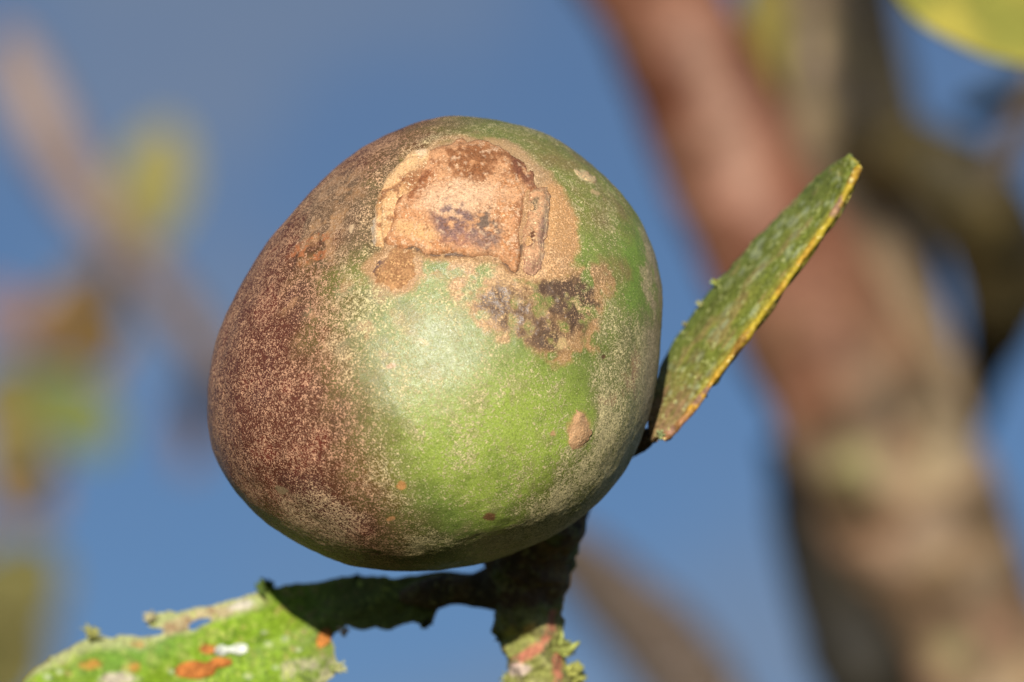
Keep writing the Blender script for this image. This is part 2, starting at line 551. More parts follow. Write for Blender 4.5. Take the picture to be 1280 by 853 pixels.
    d2 = [(598, 372), (630, 358), (658, 370), (676, 392), (700, 405), (704, 436), (684, 440), (655, 424), (632, 412), (606, 396)]
    m = sm(poly_sd(px0 + 7 * n3 + 6 * n4, py0 + 7 * n6, d2), -10, 8) * sm(n3 + .5 * n4, -.7, .25)
    col = mixc(col, m * .85, (.09, .052, .034)); den = den * (1 - m * .4)
    m = sm(ell(px0 + 4 * n4, py0 + 4 * n3, 690, 426, 20, 14), 0, .5) * sm(n4, -.4, .2)
    col = mixc(col, m * .8, (.10, .07, .05))
    m = sm(ell(px0 + 3 * n4, py0 + 3 * n3, 702, 430, 8, 9), 0, .4)
    col = mixc(col, m * .9, (.62, .44, .2))
    m = sm(ell(px, py, 758, 335, 34, 40, 20), 0, .5)
    col = mixc(col, m * (.6 + .4 * n3), (.27, .17, .075))
    # spots
    for (cx, cy, rx, ry, rot, c) in ((722, 537, 17, 27, 12, (.54, .31, .15)), (733, 220, 17, 8, 22, (.62, .50, .27)), (502, 606, 8, 6, 0, (.52, .25, .09)),
                                     (489, 647, 7, 4, -20, (.48, .24, .10)), (612, 645, 9, 7, 0, (.20, .08, .04)), (441, 287, 4, 7, 10, (.60, .42, .25)),
                                     (745, 240, 7, 4, 20, (.5, .36, .18)), (352, 612, 10, 7, 30, (.26, .18, .10)), (489, 458, 8, 4, 0, (.46, .28, .15)), (690, 541, 4, 4, 0, (.5, .3, .15)), (755, 446, 3, 4, 0, (.12, .06, .03)), (530, 428, 9, 4, 30, (.42, .33, .13))):
        m = sm(ell(px0 + 2 * n4, py0 + 2 * n3, cx, cy, rx, ry, rot), 0, .35)
        col = mixc(col, m * .92, c); den = den * (1 - .7 * m)
    col = mixc(col, crease_shade * .85, (.05, .028, .02)); den = den * (1 - crease_shade)
    # lenticels: small corky dots of different sizes strewn over the skin
    rs = np.random.RandomState(12)
    for c in b[rs.choice(N, 130, replace=False)]:
        if c[2] < 0:
            continue
        near = np.abs(b - c).max(1) < .06
        d = np.linalg.norm(b[near] - c, axis=1) + .004 * n4[near]
        m = sm(-d / (.008 + .022 * rs.rand() ** 2), -1, -.5) * (.4 + .5 * rs.rand())
        cc = (.55, .40, .22) if rs.rand() < .65 else (.16, .08, .04)
        col[near] = mixc(col[near], m, cc)
    # far side fades to the general olive brown
    bk = sm(-b[:, 2], -.05, .5)
    col = mixc(col, bk * .6, (.19, .15, .06))
    gloss = (1 - .9 * sm(dm, -90, 10)) * (1 - .85 * sm(ell(px, py, 735, 610, 185, 85, -38), 0, .5)) * (1 - .8 * sm(-py0, -330, -260)) * (1 - .7 * sm(px0, 730, 800)) * (1 - .6 * sm(py0, 610, 670))
    return np.concatenate([np.clip(col, .01, .9), np.clip(gloss, .06, 1)[:, None]], 1), np.concatenate([np.clip(sg, 0, .9), np.clip(den, 0, 1)[:, None]], 1)


def cube_sphere(n):
    t = np.tan(np.linspace(-np.pi / 4, np.pi / 4, n + 1))
    U, V = np.meshgrid(t, t, indexing='ij')
    o = np.ones_like(U)
    vs, fs, k = [], [], 0
    for a in ((U, V, o), (V, U, -o), (o, U, V), (-o, V, U), (V, o, U), (U, -o, V)):
        p = np.stack(a, -1).reshape(-1, 3)
        p = p / np.linalg.norm(p, axis=1)[:, None]
        i, j = np.meshgrid(np.arange(n), np.arange(n), indexing='ij')
        f = np.stack([i * (n + 1) + j, (i + 1) * (n + 1) + j, (i + 1) * (n + 1) + j + 1, i * (n + 1) + j + 1], -1).reshape(-1, 4)
        vs.append(p); fs.append(f + k); k += len(p)
    v, f = np.concatenate(vs), np.concatenate(fs)
    key = np.round(v * 1e6).astype(np.int64)
    _, idx, inv = np.unique(key, axis=0, return_index=True, return_inverse=True)
    return v[idx], inv.reshape(-1)[f]


fruit = thing('fruit', 'round green and maroon fruit with a corky tan scar', 'fruit', world(fr(FX, 700, -0.6)))


def make_fruit():
    d, f = cube_sphere(290)
    th = np.arctan2(d[:, 1], d[:, 0])
    rho = np.hypot(d[:, 0], d[:, 1])
    r = rad(th)
    b = np.stack([FCX + r * rho * np.cos(th), FCY + r * rho * np.sin(th), d[:, 2] * np.where(d[:, 2] > 0, RZF, RZB)], -1)
    b[:, :2] += apex(b[:, 2])
    n = fruit_normal(b)
    p = b + n * disp(b)[:, None]
    s, g = paint_skin(b)
    build('skin', world(p), f, M_FRUIT, fruit, s, g)


make_fruit()


def cdt(poly, step, holes=(), jitter=.25):
    poly = np.asarray(poly, float)
    lo, hi = poly.min(0), poly.max(0)
    gx, gy = np.meshgrid(np.arange(lo[0], hi[0], step), np.arange(lo[1], hi[1], step))
    g = np.stack([gx.ravel(), gy.ravel()], -1)
    r_ = np.random.RandomState(len(g))
    g = g + (r_.rand(*g.shape) - .5) * step * jitter * 2
    sd = poly_sd(g[:, 0], g[:, 1], poly)
    ok = sd > step * .5
    for h in holes:
        ok &= poly_sd(g[:, 0], g[:, 1], h) < -step * .5
    g = g[ok]
    pts = [poly]; edges = []; k = 0
    for lp in [poly] + [np.asarray(h, float) for h in holes]:
        if k:
            pts.append(lp)
        m = len(lp)
        edges += [(k + i, k + (i + 1) % m) for i in range(m)]
        k += m
    allp = np.concatenate(pts + [g])
    v, e, f, *_ = delaunay_2d_cdt([Vector(q) for q in allp], edges, [], 1, 1e-4)
    v = np.array([tuple(q) for q in v]); f = np.array([t for t in f if len(t) == 3])
    c = v[f].mean(1)
    ok = poly_sd(c[:, 0], c[:, 1], poly) > 0
    for h in holes:
        ok &= poly_sd(c[:, 0], c[:, 1], h) < 0
    f = f[ok]
    a = v[f]
    ar = (a[:, 1, 0] - a[:, 0, 0]) * (a[:, 2, 1] - a[:, 0, 1]) - (a[:, 1, 1] - a[:, 0, 1]) * (a[:, 2, 0] - a[:, 0, 0])
    f = np.where((ar > 0)[:, None], f[:, ::-1], f)      # pixel y points down: front faces look at the lens
    return v, f


def shell(top, bot, f):             # closed solid from a top sheet and a bottom sheet
    n = len(top)
    e = np.concatenate([f[:, [0, 1]], f[:, [1, 2]], f[:, [2, 0]]])
    key = {}
    for a, b in e.tolist():
        key[(a, b)] = 1
    side = []
    for (a, b) in key:
        if (b, a) not in key:
            side += [(b, a, a + n), (b, a + n, b + n)]
    return np.concatenate([top, bot]), np.concatenate([f, f[:, ::-1] + n, np.array(side)])


def fruit_patch(name, poly, hfun, paint, label=None, step=1.6, depth=.05, wob=3.2):
    pl = catmull(poly, 150, True)
    q = np.concatenate([pl / 14, np.zeros((len(pl), 1))], 1)
    q2 = q * 2.7 + 5
    pl = pl + wob * np.stack([vnoise(q, 3) + .6 * vnoise(q2, 8), vnoise(q, 4) + .6 * vnoise(q2, 9)], -1)
    v, f = cdt(pl, step)
    b = surf(v[:, 0], v[:, 1])
    n = fruit_normal(b)
    sd = np.maximum(poly_sd(v[:, 0], v[:, 1], pl), 0)
    base = b + n * disp(b)[:, None]
    h = hfun(v[:, 0], v[:, 1], sd, b)
    top = base + n * h[:, None]
    bot = base - n * depth
    s, g = paint(v[:, 0], v[:, 1], sd, b)
    vv, ff = shell(top, bot, f)
    ob = build(name, world(vv), ff, M_CORK, fruit, np.concatenate([s, s]), np.concatenate([g, g]))
    if label:
        ob['label'] = label
    return ob


def cork(n, base, var, b, den=.35, gcol=(.62, .42, .24)):
    n3 = fbm(b, 7, 3, 41); n4 = fbm(b, 20, 3, 42)
    col = np.tile(np.array(base, float), (n, 1))
    col = mixc(col, sm(n3, -.2, .6) * .8, var)
    col *= (1 + .15 * n4)[:, None]
    return col, np.concatenate([np.tile(np.array(gcol), (n, 1)), np.full((n, 1), den)], 1), n3, n4


def p_disc(px, py, sd, b):
    col, g, n3, n4 = cork(len(px), (.58, .30, .15), (.50, .215, .085), b, .30, (.68, .43, .26))
    n1, n5 = fbm(b, 3.5, 3, 43), fbm(b, 34, 2, 44)
    col = mixc(col, sm(ell(px + 8 * n3, py + 6 * n1, 575, 247, 75, 32, -4), 0, .7) * .85, (.74, .48, .30))
    col = mixc(col, sm(ell(px + 6 * n3, py + 6 * n1, 520, 290, 40, 18, 10), 0, .7) * .6, (.72, .43, .19))
    # rusty stains along the top rim and where the flaps join
    m = sm(ell(px + 8 * n3, py + 6 * n4, 592, 206, 82, 30, 8), 0, .5) * sm(n3 + n4 + .4 * n1, -.5, .35)
    col = mixc(col, m * .9, (.22, .085, .035))
    m = sm(ell(px + 6 * n3, py + 6 * n4, 520, 234, 20, 44, 40), 0, .5) * sm(n4 + n3, -.6, .2)
    col = mixc(col, m * .8, (.27, .09, .035))
    m = sm(ell(px + 5 * n3, py + 4 * n4, 655, 216, 15, 34, -34), 0, .5) * sm(n4, -.7, .1)
    col = mixc(col, m * .85, (.13, .045, .03))
    m = sm(ell(px + 5 * n3, py, 648, 285, 10, 50, 4), 0, .5) * sm(n4, -.6, .3)
    col = mixc(col, m * .6, (.34, .16, .09))
    # grey violet mould
    m = sm(ell(px + 9 * n3, py + 9 * n4, 570, 283, 38, 31, 15), 0, .5) * sm(n4 + .4 * n3, -.75, .15)
    col = mixc(col, m * .85, (.13, .085, .095))
    m = sm(ell(px + 8 * n4, py + 9 * n3, 609, 291, 25, 31, 0), 0, .5) * sm(n4 - .3 * n3, -.75, .15)
    col = mixc(col, m * .85, (.10, .09, .08))
    m = sm(ell(px + 6 * n3, py + 4 * n4, 590, 300, 46, 18, 0), 0, .6)
    col = mixc(col, m * .4, (.36, .19, .15))
    col = mixc(col, sm(n5 + .5 * n4, .55, .95) * .6, (.25, .11, .05))
    col = mixc(col, sm(-n5 + .5 * n3, .55, .95) * .5, (.78, .55, .36))
    m = sm(-sd, -3.0, -.5)
    col = mixc(col, m * .4, (.34, .16, .08))
    # cracks where the two flaps meet the scar
    for (pg, wd) in ((FLAP, 3.5), (STRIP, 3.5)):
        q = poly_sd(px + 2 * n4, py + 2 * n3, pg)
        col = mixc(col, np.exp(-(q / wd) ** 2) * sm(n3 + n4, -.5, .4) * .7, (.16, .06, .03))
    g[:, 3] = np.clip(.24 + .15 * n3, 0, 1) * sm(col[:, 0], .2, .5)
    return np.clip(col, .02, .85), g


def h_disc(px, py, sd, b):
    n3 = fbm(b, 6, 3, 51); n4 = fbm(b, 16, 3, 52)
    h = .020 * sm(sd, -1, 9) - .008 * sm(sd, 10, 45) + (.011 * n3 + .008 * n4 + .004 * fbm(b, 34, 2, 53)) * sm(sd, 0, 9)
    h += .022 * sm(py, 296, 316) * sm(sd, -1, 4)            # curled lower lip
    h += .012 * sm(ell(px, py, 590, 196, 70, 14, 6), 0, .5)
    h -= .020 * sm(ell(px, py, 524, 240, 12, 40, 38), 0, .5)
    h -= .022 * sm(ell(px, py, 655, 270, 6, 70, 4), 0, .5)
    return np.where(sd > 5, np.maximum(h, .006), h)


def p_flap(px, py, sd, b):
    col, g, n3, n4 = cork(len(px), (.68, .42, .21), (.62, .33, .14), b, .22, (.74, .54, .33))
    col = mixc(col, sm(n4 + n3, .45, .9) * .8, (.24, .10, .05))
    col = mixc(col, sm(ell(px, py, 528, 196, 10, 8, 0), 0, .6) * .8, (.70, .52, .34))
    m = sm(-(px - np.interp(py, [230, 260, 310], [472, 469, 471])), -4, 2) * sm(py, 236, 254)
    col = mixc(col, m * .85 * sm(n4, -.8, .2), (.50, .42, .32))
    m = sm(ell(px + 4 * n4, py + 4 * n3, 522, 226, 12, 30, 40), 0, .5)
    col = mixc(col, m * .7, (.27, .10, .045))
    return np.clip(col, .02, .85), g


def h_flap(px, py, sd, b):
    n3 = fbm(b, 8, 3, 61)
    g = np.abs(np.sin((px * .9 + py * .35) / 9.0 + 2 * n3))
    return .040 * sm(sd, -1.5, 8) + .012 * n3 - .014 * sm(-g, -.25, 0) + .004 * fbm(b, 22, 2, 62)


def p_strip(px, py, sd, b):
    col, g, n3, n4 = cork(len(px), (.56, .31, .17), (.46, .24, .125), b, .32)
    col = mixc(col, sm(px - np.interp(py, [235, 345], [679, 671]), -2, 5) * .6 * sm(n4, -.6, .3), (.36, .31, .22))
    col = mixc(col, sm(ell(px + 2 * n4, py + 2 * n3, 667, 258, 6, 10, 10), 0, .4) * .85, (.17, .13, .08))
    col = mixc(col, sm(ell(px + 2 * n4, py + 2 * n3, 662, 301, 7, 10, 15), 0, .4) * .9, (.13, .055, .035))
    col = mixc(col, sm(ell(px + 4 * n4, py, 676, 292, 6, 26, 5), 0, .5) * .6, (.20, .12, .11))
    col = mixc(col, sm(py, 315, 335) * .6, (.33, .18, .13))
    col = mixc(col, sm(-sd, -2.5, -.3) * .6, (.22, .10, .06))
    return np.clip(col, .02, .85), g


def h_strip(px, py, sd, b):
    h = .028 * sm(sd, -1, 11) + (.014 * fbm(b, 9, 3, 71) + .006 * fbm(b, 24, 2, 72)) * sm(sd, 0, 6)
    h -= .025 * sm(ell(px, py, 667, 258, 6, 9, 10), 0, .5) + .03 * sm(ell(px, py, 662, 301, 7, 9, 15), 0, .5)
    return h


def p_scab(px, py, sd, b):
    col, g, n3, n4 = cork(len(px), (.50, .265, .12), (.38, .185, .085), b, .32, (.58, .33, .15))
    m = sm(-(px + .5 * py - 642 + 6 * n3 + 5 * n4), -10, 6)
    col = mixc(col, m * .85, (.10, .07, .075))
    col = mixc(col, sm(n4 + .5 * n3, .0, .6) * .6, (.24, .12, .05))
    col = mixc(col, sm(-n3 + .5 * n4, .2, .7) * .5, (.60, .38, .2))
    return np.clip(col, .02, .85), g


def h_scab(px, py, sd, b):
    return .016 * sm(sd, -1, 14) + .010 * fbm(b, 9, 3, 81) - .004


fruit_patch('scar', DISC, h_disc, p_disc, 'sunken orange tan corky scar with grey blotches')
fruit_patch('scar_flap', FLAP, h_flap, p_flap, 'raised pale orange flap with whitish rim on the scar', wob=1.5)
fruit_patch('scar_flap', STRIP, h_strip, p_strip, 'narrow brown flap with two dark pits on the scar')
fruit_patch('scab', SCAB, h_scab, p_scab, 'rusty scab with blackened tip under the scar', wob=5)


def flat_paint(c, den=.5, g=(.6, .4, .22)):
    def f(px, py, sd, b):
        col, gg, n3, n4 = cork(len(px), c, tuple(x * .85 for x in c), b, den, g)
        return np.clip(col, .02, .85), gg
    return f


def oval(cx, cy, rx, ry, rot=0, n=14):
    a = np.linspace(0, 2 * np.pi, n, endpoint=False)
    c, s = math.cos(math.radians(rot)), math.sin(math.radians(rot))
    x, y = rx * np.cos(a), ry * np.sin(a)
    return [(cx + c * u - s * v, cy + s * u + c * v) for u, v in zip(x, y)]


fruit_patch('corky_spot', [(722, 512), (732, 520), (737, 535), (732, 552), (720, 560), (709, 556), (708, 540), (714, 526)], lambda px, py, sd, b: .012 * sm(sd, -1, 8) + .005 * fbm(b, 12, 2, 5),
            flat_paint((.56, .33, .17), .3), 'tan teardrop corky spot low on the green skin')
fruit_patch('corky_spot', oval(733, 220, 15, 7, 24), lambda px, py, sd, b: .010 * sm(sd, -1, 4) + .003 * fbm(b, 12, 2, 6), flat_paint((.62, .50, .28)), 'pale cream corky spot near the top of the fruit')


# ------------------------------------------------------------------ tubes, tufts, leaves
def tube(path, rads, seg=40, n=120, rough=.0, rscale=2.0, seed=1, cap=True):
    """path in local cm (k,3), radii in cm -> verts (local), quads, per-vertex (t, angle)"""
    p = catmull(path, n)
    r = catmull(np.asarray(rads, float)[:, None], n)[:, 0]
    tan = np.gradient(p, axis=0)
    tan /= np.linalg.norm(tan, axis=1)[:, None]
    ref = np.array([0.13, 0.05, 1.0])
    u = np.cross(tan, ref); u /= np.linalg.norm(u, axis=1)[:, None]
    v_ = np.cross(tan, u)
    a = np.linspace(0, 2 * np.pi, seg, endpoint=False)
    nrm = np.cos(a)[None, :, None] * u[:, None, :] + np.sin(a)[None, :, None] * v_[:, None, :]
    P = p[:, None, :] + nrm * r[:, None, None]
    flat = P.reshape(-1, 3)
    if rough:
        flat = flat + nrm.reshape(-1, 3) * (rough * (fbm(flat, rscale, 4, seed)))[:, None]
    i, j = np.meshgrid(np.arange(n - 1), np.arange(seg), indexing='ij')
    f = np.stack([i * seg + j, i * seg + (j + 1) % seg, (i + 1) * seg + (j + 1) % seg, (i + 1) * seg + j], -1).reshape(-1, 4)
    if cap:
        k = len(flat)
        flat = np.concatenate([flat, p[[0]], p[[-1]]])
        jj = np.arange(seg)
        c0 = np.stack([np.full(seg, k), (jj + 1) % seg, jj, jj], -1)
        c1 = np.stack([np.full(seg, k + 1), (n - 1) * seg + jj, (n - 1) * seg + (jj + 1) % seg, (n - 1) * seg + (jj + 1) % seg], -1)
        tri = np.concatenate([c0[:, :3], c1[:, :3]])
        q = np.concatenate([f[:, [0, 1, 2]], f[:, [0, 2, 3]], tri])
    else:
        q = np.concatenate([f[:, [0, 1, 2]], f[:, [0, 2, 3]]])
    return flat, q


def bark_paint(p, cols, scale=2.0, seed=3, sharp=.35):
    n = len(p)
    col = np.tile(np.array(cols[0], float), (n, 1))
    for k, c in enumerate(cols[1:]):
        col = mixc(col, sm(fbm(p, scale * (1 + .3 * k), 4, seed + 7 * k), .05, .05 + sharp), c)
    return col


def add_tube(name, parent, path, rads, cols, mat, rough=.03, rscale=2, scale=2, seed=1, seg=40, n=120, grain=(.3, .25, .15), den=.3, paint=None):
    v, f = tube(path, rads, seg, n, rough, rscale, seed)
    col = bark_paint(v, cols, scale, seed)
    if paint:
        col = paint(v, col)
    g = np.concatenate([np.tile(np.array(grain, float), (len(v), 1)), np.full((len(v), 1), den)], 1)
    return build(name, world(v), f, mat, parent, col, g)


def tuft(name, parent, at, size, col, n=26, seed=1, flat=False, up=(0, 1, .2)):
    """a clump of small lobes or blades growing from one point (local cm)"""
    r_ = np.random.RandomState(seed)
    vs, fs, cs = [], [], []
    k = 0
    up = np.asarray(up, float); up /= np.linalg.norm(up)
    for i in range(n):
        d = r_.randn(3) * .75 + up
        d /= np.linalg.norm(d)
        L = size * (.5 + .7 * r_.rand())
        wd = size * (.16 + .12 * r_.rand())
        o = np.asarray(at) + (r_.rand(3) - .5) * size * .9
        s_ = np.cross(d, r_.randn(3)); s_ /= np.linalg.norm(s_)
        q = np.cross(d, s_)
        ring = []
        for (t, wk) in ((0, .6), (.45, 1.0), (.8, .7), (1.0, .15)):
            for a in range(5):
                an = a * 2 * np.pi / 5
                ring.append(o + d * L * t + (s_ * np.cos(an) + q * np.sin(an) * .6) * wd * wk + q * (t * t * .2 * L))
        vs += ring
        for t in range(3):
            for a in range(5):
                b0, b1 = k + t * 5 + a, k + t * 5 + (a + 1) % 5
                fs += [(b0, b1, b1 + 5), (b0, b1 + 5, b0 + 5)]
        fs += [(k + 15, k + 16, k + 17), (k + 15, k + 17, k + 18), (k + 15, k + 18, k + 19)]
        cs += [np.asarray(col) * (.7 + .6 * r_.rand())] * 20
        k += 20
    g = np.concatenate([np.tile(np.array(col) * 1.4, (k, 1)), np.full((k, 1), .25)], 1)
    return build(name, world(np.array(vs)), np.array(fs), M_MOSS, parent, np.array(cs), g)


# ------------------------------------------------------------------ twig under the fruit
twig = thing('fruiting_twig', 'lichen crusted twig with two leaves carrying the fruit', 'twig', world(fr(690, 1250, -4.0)))


def fpath(pts):
    return np.array([fr(a, b, c) for a, b, c in pts])


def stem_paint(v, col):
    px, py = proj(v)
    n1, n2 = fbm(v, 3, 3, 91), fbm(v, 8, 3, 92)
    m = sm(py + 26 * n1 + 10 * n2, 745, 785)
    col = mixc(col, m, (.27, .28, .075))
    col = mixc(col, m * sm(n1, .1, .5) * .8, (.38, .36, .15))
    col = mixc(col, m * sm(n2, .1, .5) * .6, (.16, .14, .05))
    # pink red streaks where the lichen has flaked off
    for (pts, wd) in (([(692, 768), (684, 795), (668, 812), (645, 828)], 9), ([(700, 815), (696, 850), (690, 900)], 8)):
        c = catmull(pts, 20)
        dd = np.min(np.hypot(px[:, None] - c[None, :, 0] + 5 * n2[:, None], py[:, None] - c[None, :, 1]), axis=1)
        col = mixc(col, sm(-dd, -wd, -wd * .4) * .85, (.52, .17, .115))
    col = mixc(col, sm(ell(px + 4 * n2, py + 4 * n1, 648, 836, 16, 12), 0, .5) * .9, (.60, .46, .40))
    return col


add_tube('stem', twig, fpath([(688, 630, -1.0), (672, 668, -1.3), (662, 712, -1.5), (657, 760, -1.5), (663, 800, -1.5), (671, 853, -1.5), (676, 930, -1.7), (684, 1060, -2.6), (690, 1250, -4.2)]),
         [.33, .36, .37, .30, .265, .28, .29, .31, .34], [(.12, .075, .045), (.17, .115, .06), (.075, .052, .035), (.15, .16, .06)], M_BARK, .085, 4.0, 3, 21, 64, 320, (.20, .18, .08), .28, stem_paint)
# swollen joint where the leaf stalk meets the stem
add_tube('leaf_stalk', twig, fpath([(676, 716, -1.5), (640, 728, -1.55), (610, 736, -1.6), (580, 738, -1.6), (545, 742, -1.65), (500, 746, -1.7)]), [.30, .27, .19, .135, .16, .06],
         [(.10, .065, .035), (.14, .10, .05), (.07, .055, .03)], M_BARK, .03, 3.5, 3, 23, 40, 140, (.22, .2, .09), .25)
add_tube('leaf_stalk', twig, fpath([(690, 690, -1.4), (712, 642, -1.6), (738, 604, -1.5), (771, 570, -1.0), (803, 550, -.45), (818, 540, -.3)]), [.22, .17, .13, .11, .09, .03],
         [(.10, .06, .035), (.05, .035, .025)], M_BARK, .02, 4, 4, 25, 32, 120, (.22, .16, .1), .25)

# broad leaf at the lower left
LEAF_L = [(604, 722), (575, 716), (550, 714), (520, 719), (490, 722), (462, 719), (430, 721), (395, 727), (365, 731), (342, 735), (322, 741), (300, 747), (280, 752), (262, 757), (240, 761), (224, 766),
          (206, 765), (184, 769), (181, 777), (190, 784), (203, 788), (199, 794), (182, 795), (160, 794), (140, 797), (124, 795), (112, 797), (96, 805), (80, 813), (63, 823), (48, 834), (34, 848), (20, 866), (6, 890), (0, 930), (22, 985),
          (90, 1030), (180, 1050), (270, 1035), (340, 990), (380, 935), (396, 890), (404, 858), (420, 843), (426, 834), (419, 825), (418, 808), (414, 798), (424, 790), (434, 783),
          (450, 788), (470, 786), (487, 787), (505, 781), (522, 779), (528, 786), (540, 780), (545, 768), (552, 758), (572, 752), (604, 757)]
HOLE = [(238, 779), (250, 774), (263, 773), (261, 778), (250, 783), (243, 788), (236, 786)]


def zleaf(px, py):
    return -1.62 - .95 * (600 - px) / 560 + .52 * (py - 740) / 140 - .10 * ((px - 300) / 200) ** 2 * .3


def make_leaf_left():
    global LEAF_L
    _c = catmull(LEAF_L, 420, True)
    _q = np.concatenate([_c / 9, np.zeros((len(_c), 1))], 1)
    LEAF_L = _c + 1.7 * np.stack([fbm(_q, 1, 2, 3), fbm(_q, 1, 2, 5)], -1) * sm(-_c[:, 0], -560, -500)[:, None]
    v, f = cdt(catmull(LEAF_L, 420, True), 3.2, [catmull(HOLE, 24, True)])
    px, py = v[:, 0], v[:, 1]
    flat = np.stack([px / 140, py / 140, px * 0], -1)
    n1, n2, n3, n4 = fbm(flat, 1.2, 3, 101), fbm(flat, 3, 3, 102), fbm(flat, 8, 3, 103), fbm(flat, 18, 2, 104)
    sd = np.maximum(np.minimum(poly_sd(px, py, catmull(LEAF_L, 300, True)), -poly_sd(px, py, catmull(HOLE, 24, True))), 0)
    z = zleaf(px, py) + .05 * n1 + .015 * n2
    # raised midrib running from the stalk towards the tip
    rib = catmull([(604, 738), (480, 752), (360, 790), (220, 850), (80, 930)], 60)
    dr = np.min(np.hypot(px[:, None] - rib[None, :, 0], py[:, None] - rib[None, :, 1]), axis=1)
    z = z + .05 * np.exp(-(dr / 14) ** 2)
    top = fr(px, py, z + .01 * n3)
    th = .035 * sm(sd, -4, 10) + .012
    bot = fr(px, py, z - th * 2)
    col = np.tile(np.array([.175, .285, .018]), (len(px), 1)) * (1 + .22 * n2 + .12 * n3)[:, None]
    col = mixc(col, sm(n1, 0, .7) * .6, (.27, .32, .022))
    col = mixc(col, sm(ell(px, py, 160, 820, 130, 30, -14), 0, .8) * .55, (.13, .27, .05))
    col = mixc(col, sm(n3 + .6 * n4, .3, .9) * .5, (.33, .36, .10))
    col = mixc(col, sm(-n3 + .6 * n2, .35, .9) * .5, (.09, .16, .025))
    col = mixc(col, sm(n4 + .5 * n1, .45, .9) * .5, (.32, .22, .08))
    # pale dry band along the upper edge, torn
    up = sm(-(py - np.interp(px, [20, 60, 110, 180, 210, 250, 300, 330], [862, 836, 812, 806, 790, 786, 770, 752]) + 7 * n2), -6, 5) * sm(-px, -345, -310)
    col = mixc(col, up * .8, (.36, .38, .18))
    dry = sm(ell(px + 8 * n3, py + 6 * n2, 250, 772, 74, 12, -14), 0, .4)
    col = mixc(col, dry * .85, (.44, .35, .20))
    col = mixc(col, dry * sm(n3, .0, .4) * .8, (.24, .14, .07))
    col = mixc(col, sm(ell(px + 6 * n3, py + 5 * n2, 300, 757, 24, 8, -14), 0, .5) * .8, (.60, .55, .47))
    # grey crust at the lower right corner
    c = sm(ell(px + 9 * n3, py + 7 * n2, 392, 838, 46, 22, -12), 0, .4) * sm(n3 + n4, -.4, .2)
    col = mixc(col, c * .85, (.42, .38, .26))
    col = mixc(col, c * sm(n4, .1, .5) * .8, (.55, .55, .26))
    c = sm(ell(px + 6 * n3, py + 5 * n2, 150, 846, 30, 10, 0), 0, .4)
    col = mixc(col, c * .8, (.48, .40, .34))
    # orange algal patches, thin
    for (cx, cy, rx, ry, rot, k) in ((112, 829, 20, 8, -8, .7), (172, 832, 12, 7, 0, .7), (168, 803, 14, 6, 0, .6), (404, 799, 9, 13, 25, .8), (258, 812, 14, 7, 0, .8)):
        m = sm(ell(px + 5 * n3, py + 4 * n2, cx, cy, rx, ry, rot), 0, .5)
        col = mixc(col, m * k * sm(n4, -.7, .1), (.48, .18, .04))
    for (cx, cy, r) in ((335, 806, 7), (357, 798, 6), (330, 790, 5), (310, 845, 7), (75, 838, 6), (345, 835, 6), (215, 838, 5), (372, 812, 5), (60, 846, 7)):
        m = sm(ell(px + 3 * n3, py + 3 * n2, cx, cy, r, r * .7), 0, .5)
        col = mixc(col, m * .6, (.48, .52, .36))
    # brown towards the stalk, with the fruit's shadow partly painted into the base
    col = mixc(col, sm(px + 18 * n2, 520, 570) * .85, (.12, .085, .04))
    col = mixc(col, sm(px + 20 * n2, 330, 450) * .7, (.105, .10, .04))
    col = mixc(col, sm(-sd, -3.5, -1) * .5, (.45, .40, .24))
    g = np.concatenate([np.tile(np.array([.30, .36, .07]), (len(px), 1)), (np.clip(.18 + .15 * n2, 0, 1))[:, None]], 1)
    vv, ff = shell(top, bot, f)
    ob = build('leaf', world(vv), ff, M_LEAF, twig, np.clip(np.concatenate([col, col * .9]), .01, .85), np.concatenate([g, g]))
    ob['label'] = 'broad bright green leaf with torn edge and orange spots'

    def crust(name, poly, colr, hh, lab=None, seed=1):
        pl = catmull(poly, 60, True)
        v2, f2 = cdt(pl, 2.0)
        fl = np.concatenate([v2 / 140, v2[:, :1] * 0], 1)
        s2 = np.maximum(poly_sd(v2[:, 0], v2[:, 1], pl), 0)
        nn1, nn2 = fbm(np.stack([v2[:, 0] / 140, v2[:, 1] / 140, v2[:, 0] * 0], -1), 1.2, 3, 101), fbm(fl, 3, 3, 102)
        zz = zleaf(v2[:, 0], v2[:, 1]) + .05 * nn1 + .015 * nn2
        dr2 = np.min(np.hypot(v2[:, :1] - rib[None, :, 0], v2[:, 1:] - rib[None, :, 1]), axis=1)
        zz = zz + .05 * np.exp(-(dr2 / 14) ** 2)
        h = hh * sm(s2, -1, 5) + hh * .5 * fbm(fl, 14, 2, seed)
        a, b_ = fr(v2[:, 0], v2[:, 1], zz + .012 + h), fr(v2[:, 0], v2[:, 1], zz - .02)
        vv, ff = shell(a, b_, f2)
        cc = np.tile(np.array(colr), (len(v2), 1)) * (1 + .45 * fbm(fl, 10, 3, seed + 2))[:, None]
        cc = np.concatenate([cc, cc])
        gg = np.concatenate([cc * 1.2, np.full((len(cc), 1), .2)], 1)
        o = build(name, world(vv), ff, M_MOSS, ob, np.clip(cc, 0, .85), gg)
        if lab:
            o['label'] = lab

    crust('lichen_spot', [(268, 812), (276, 806), (286, 809), (296, 805), (308, 806), (309, 814), (300, 819), (288, 816), (277, 820), (270, 818)], (.62, .65, .58), .025, 'white lichen spot', 3)
    crust('lichen_patch', [(219, 836), (228, 829), (243, 826), (258, 828), (270, 822), (288, 824), (288, 832), (272, 836), (266, 844), (248, 849), (228, 847), (220, 843)], (.50, .175, .04), .018, 'orange lichen patch', 5)
    crust('lichen_patch', oval(260, 812, 10, 6, 5), (.47, .18, .045), .012, 'small orange lichen patch', 7)
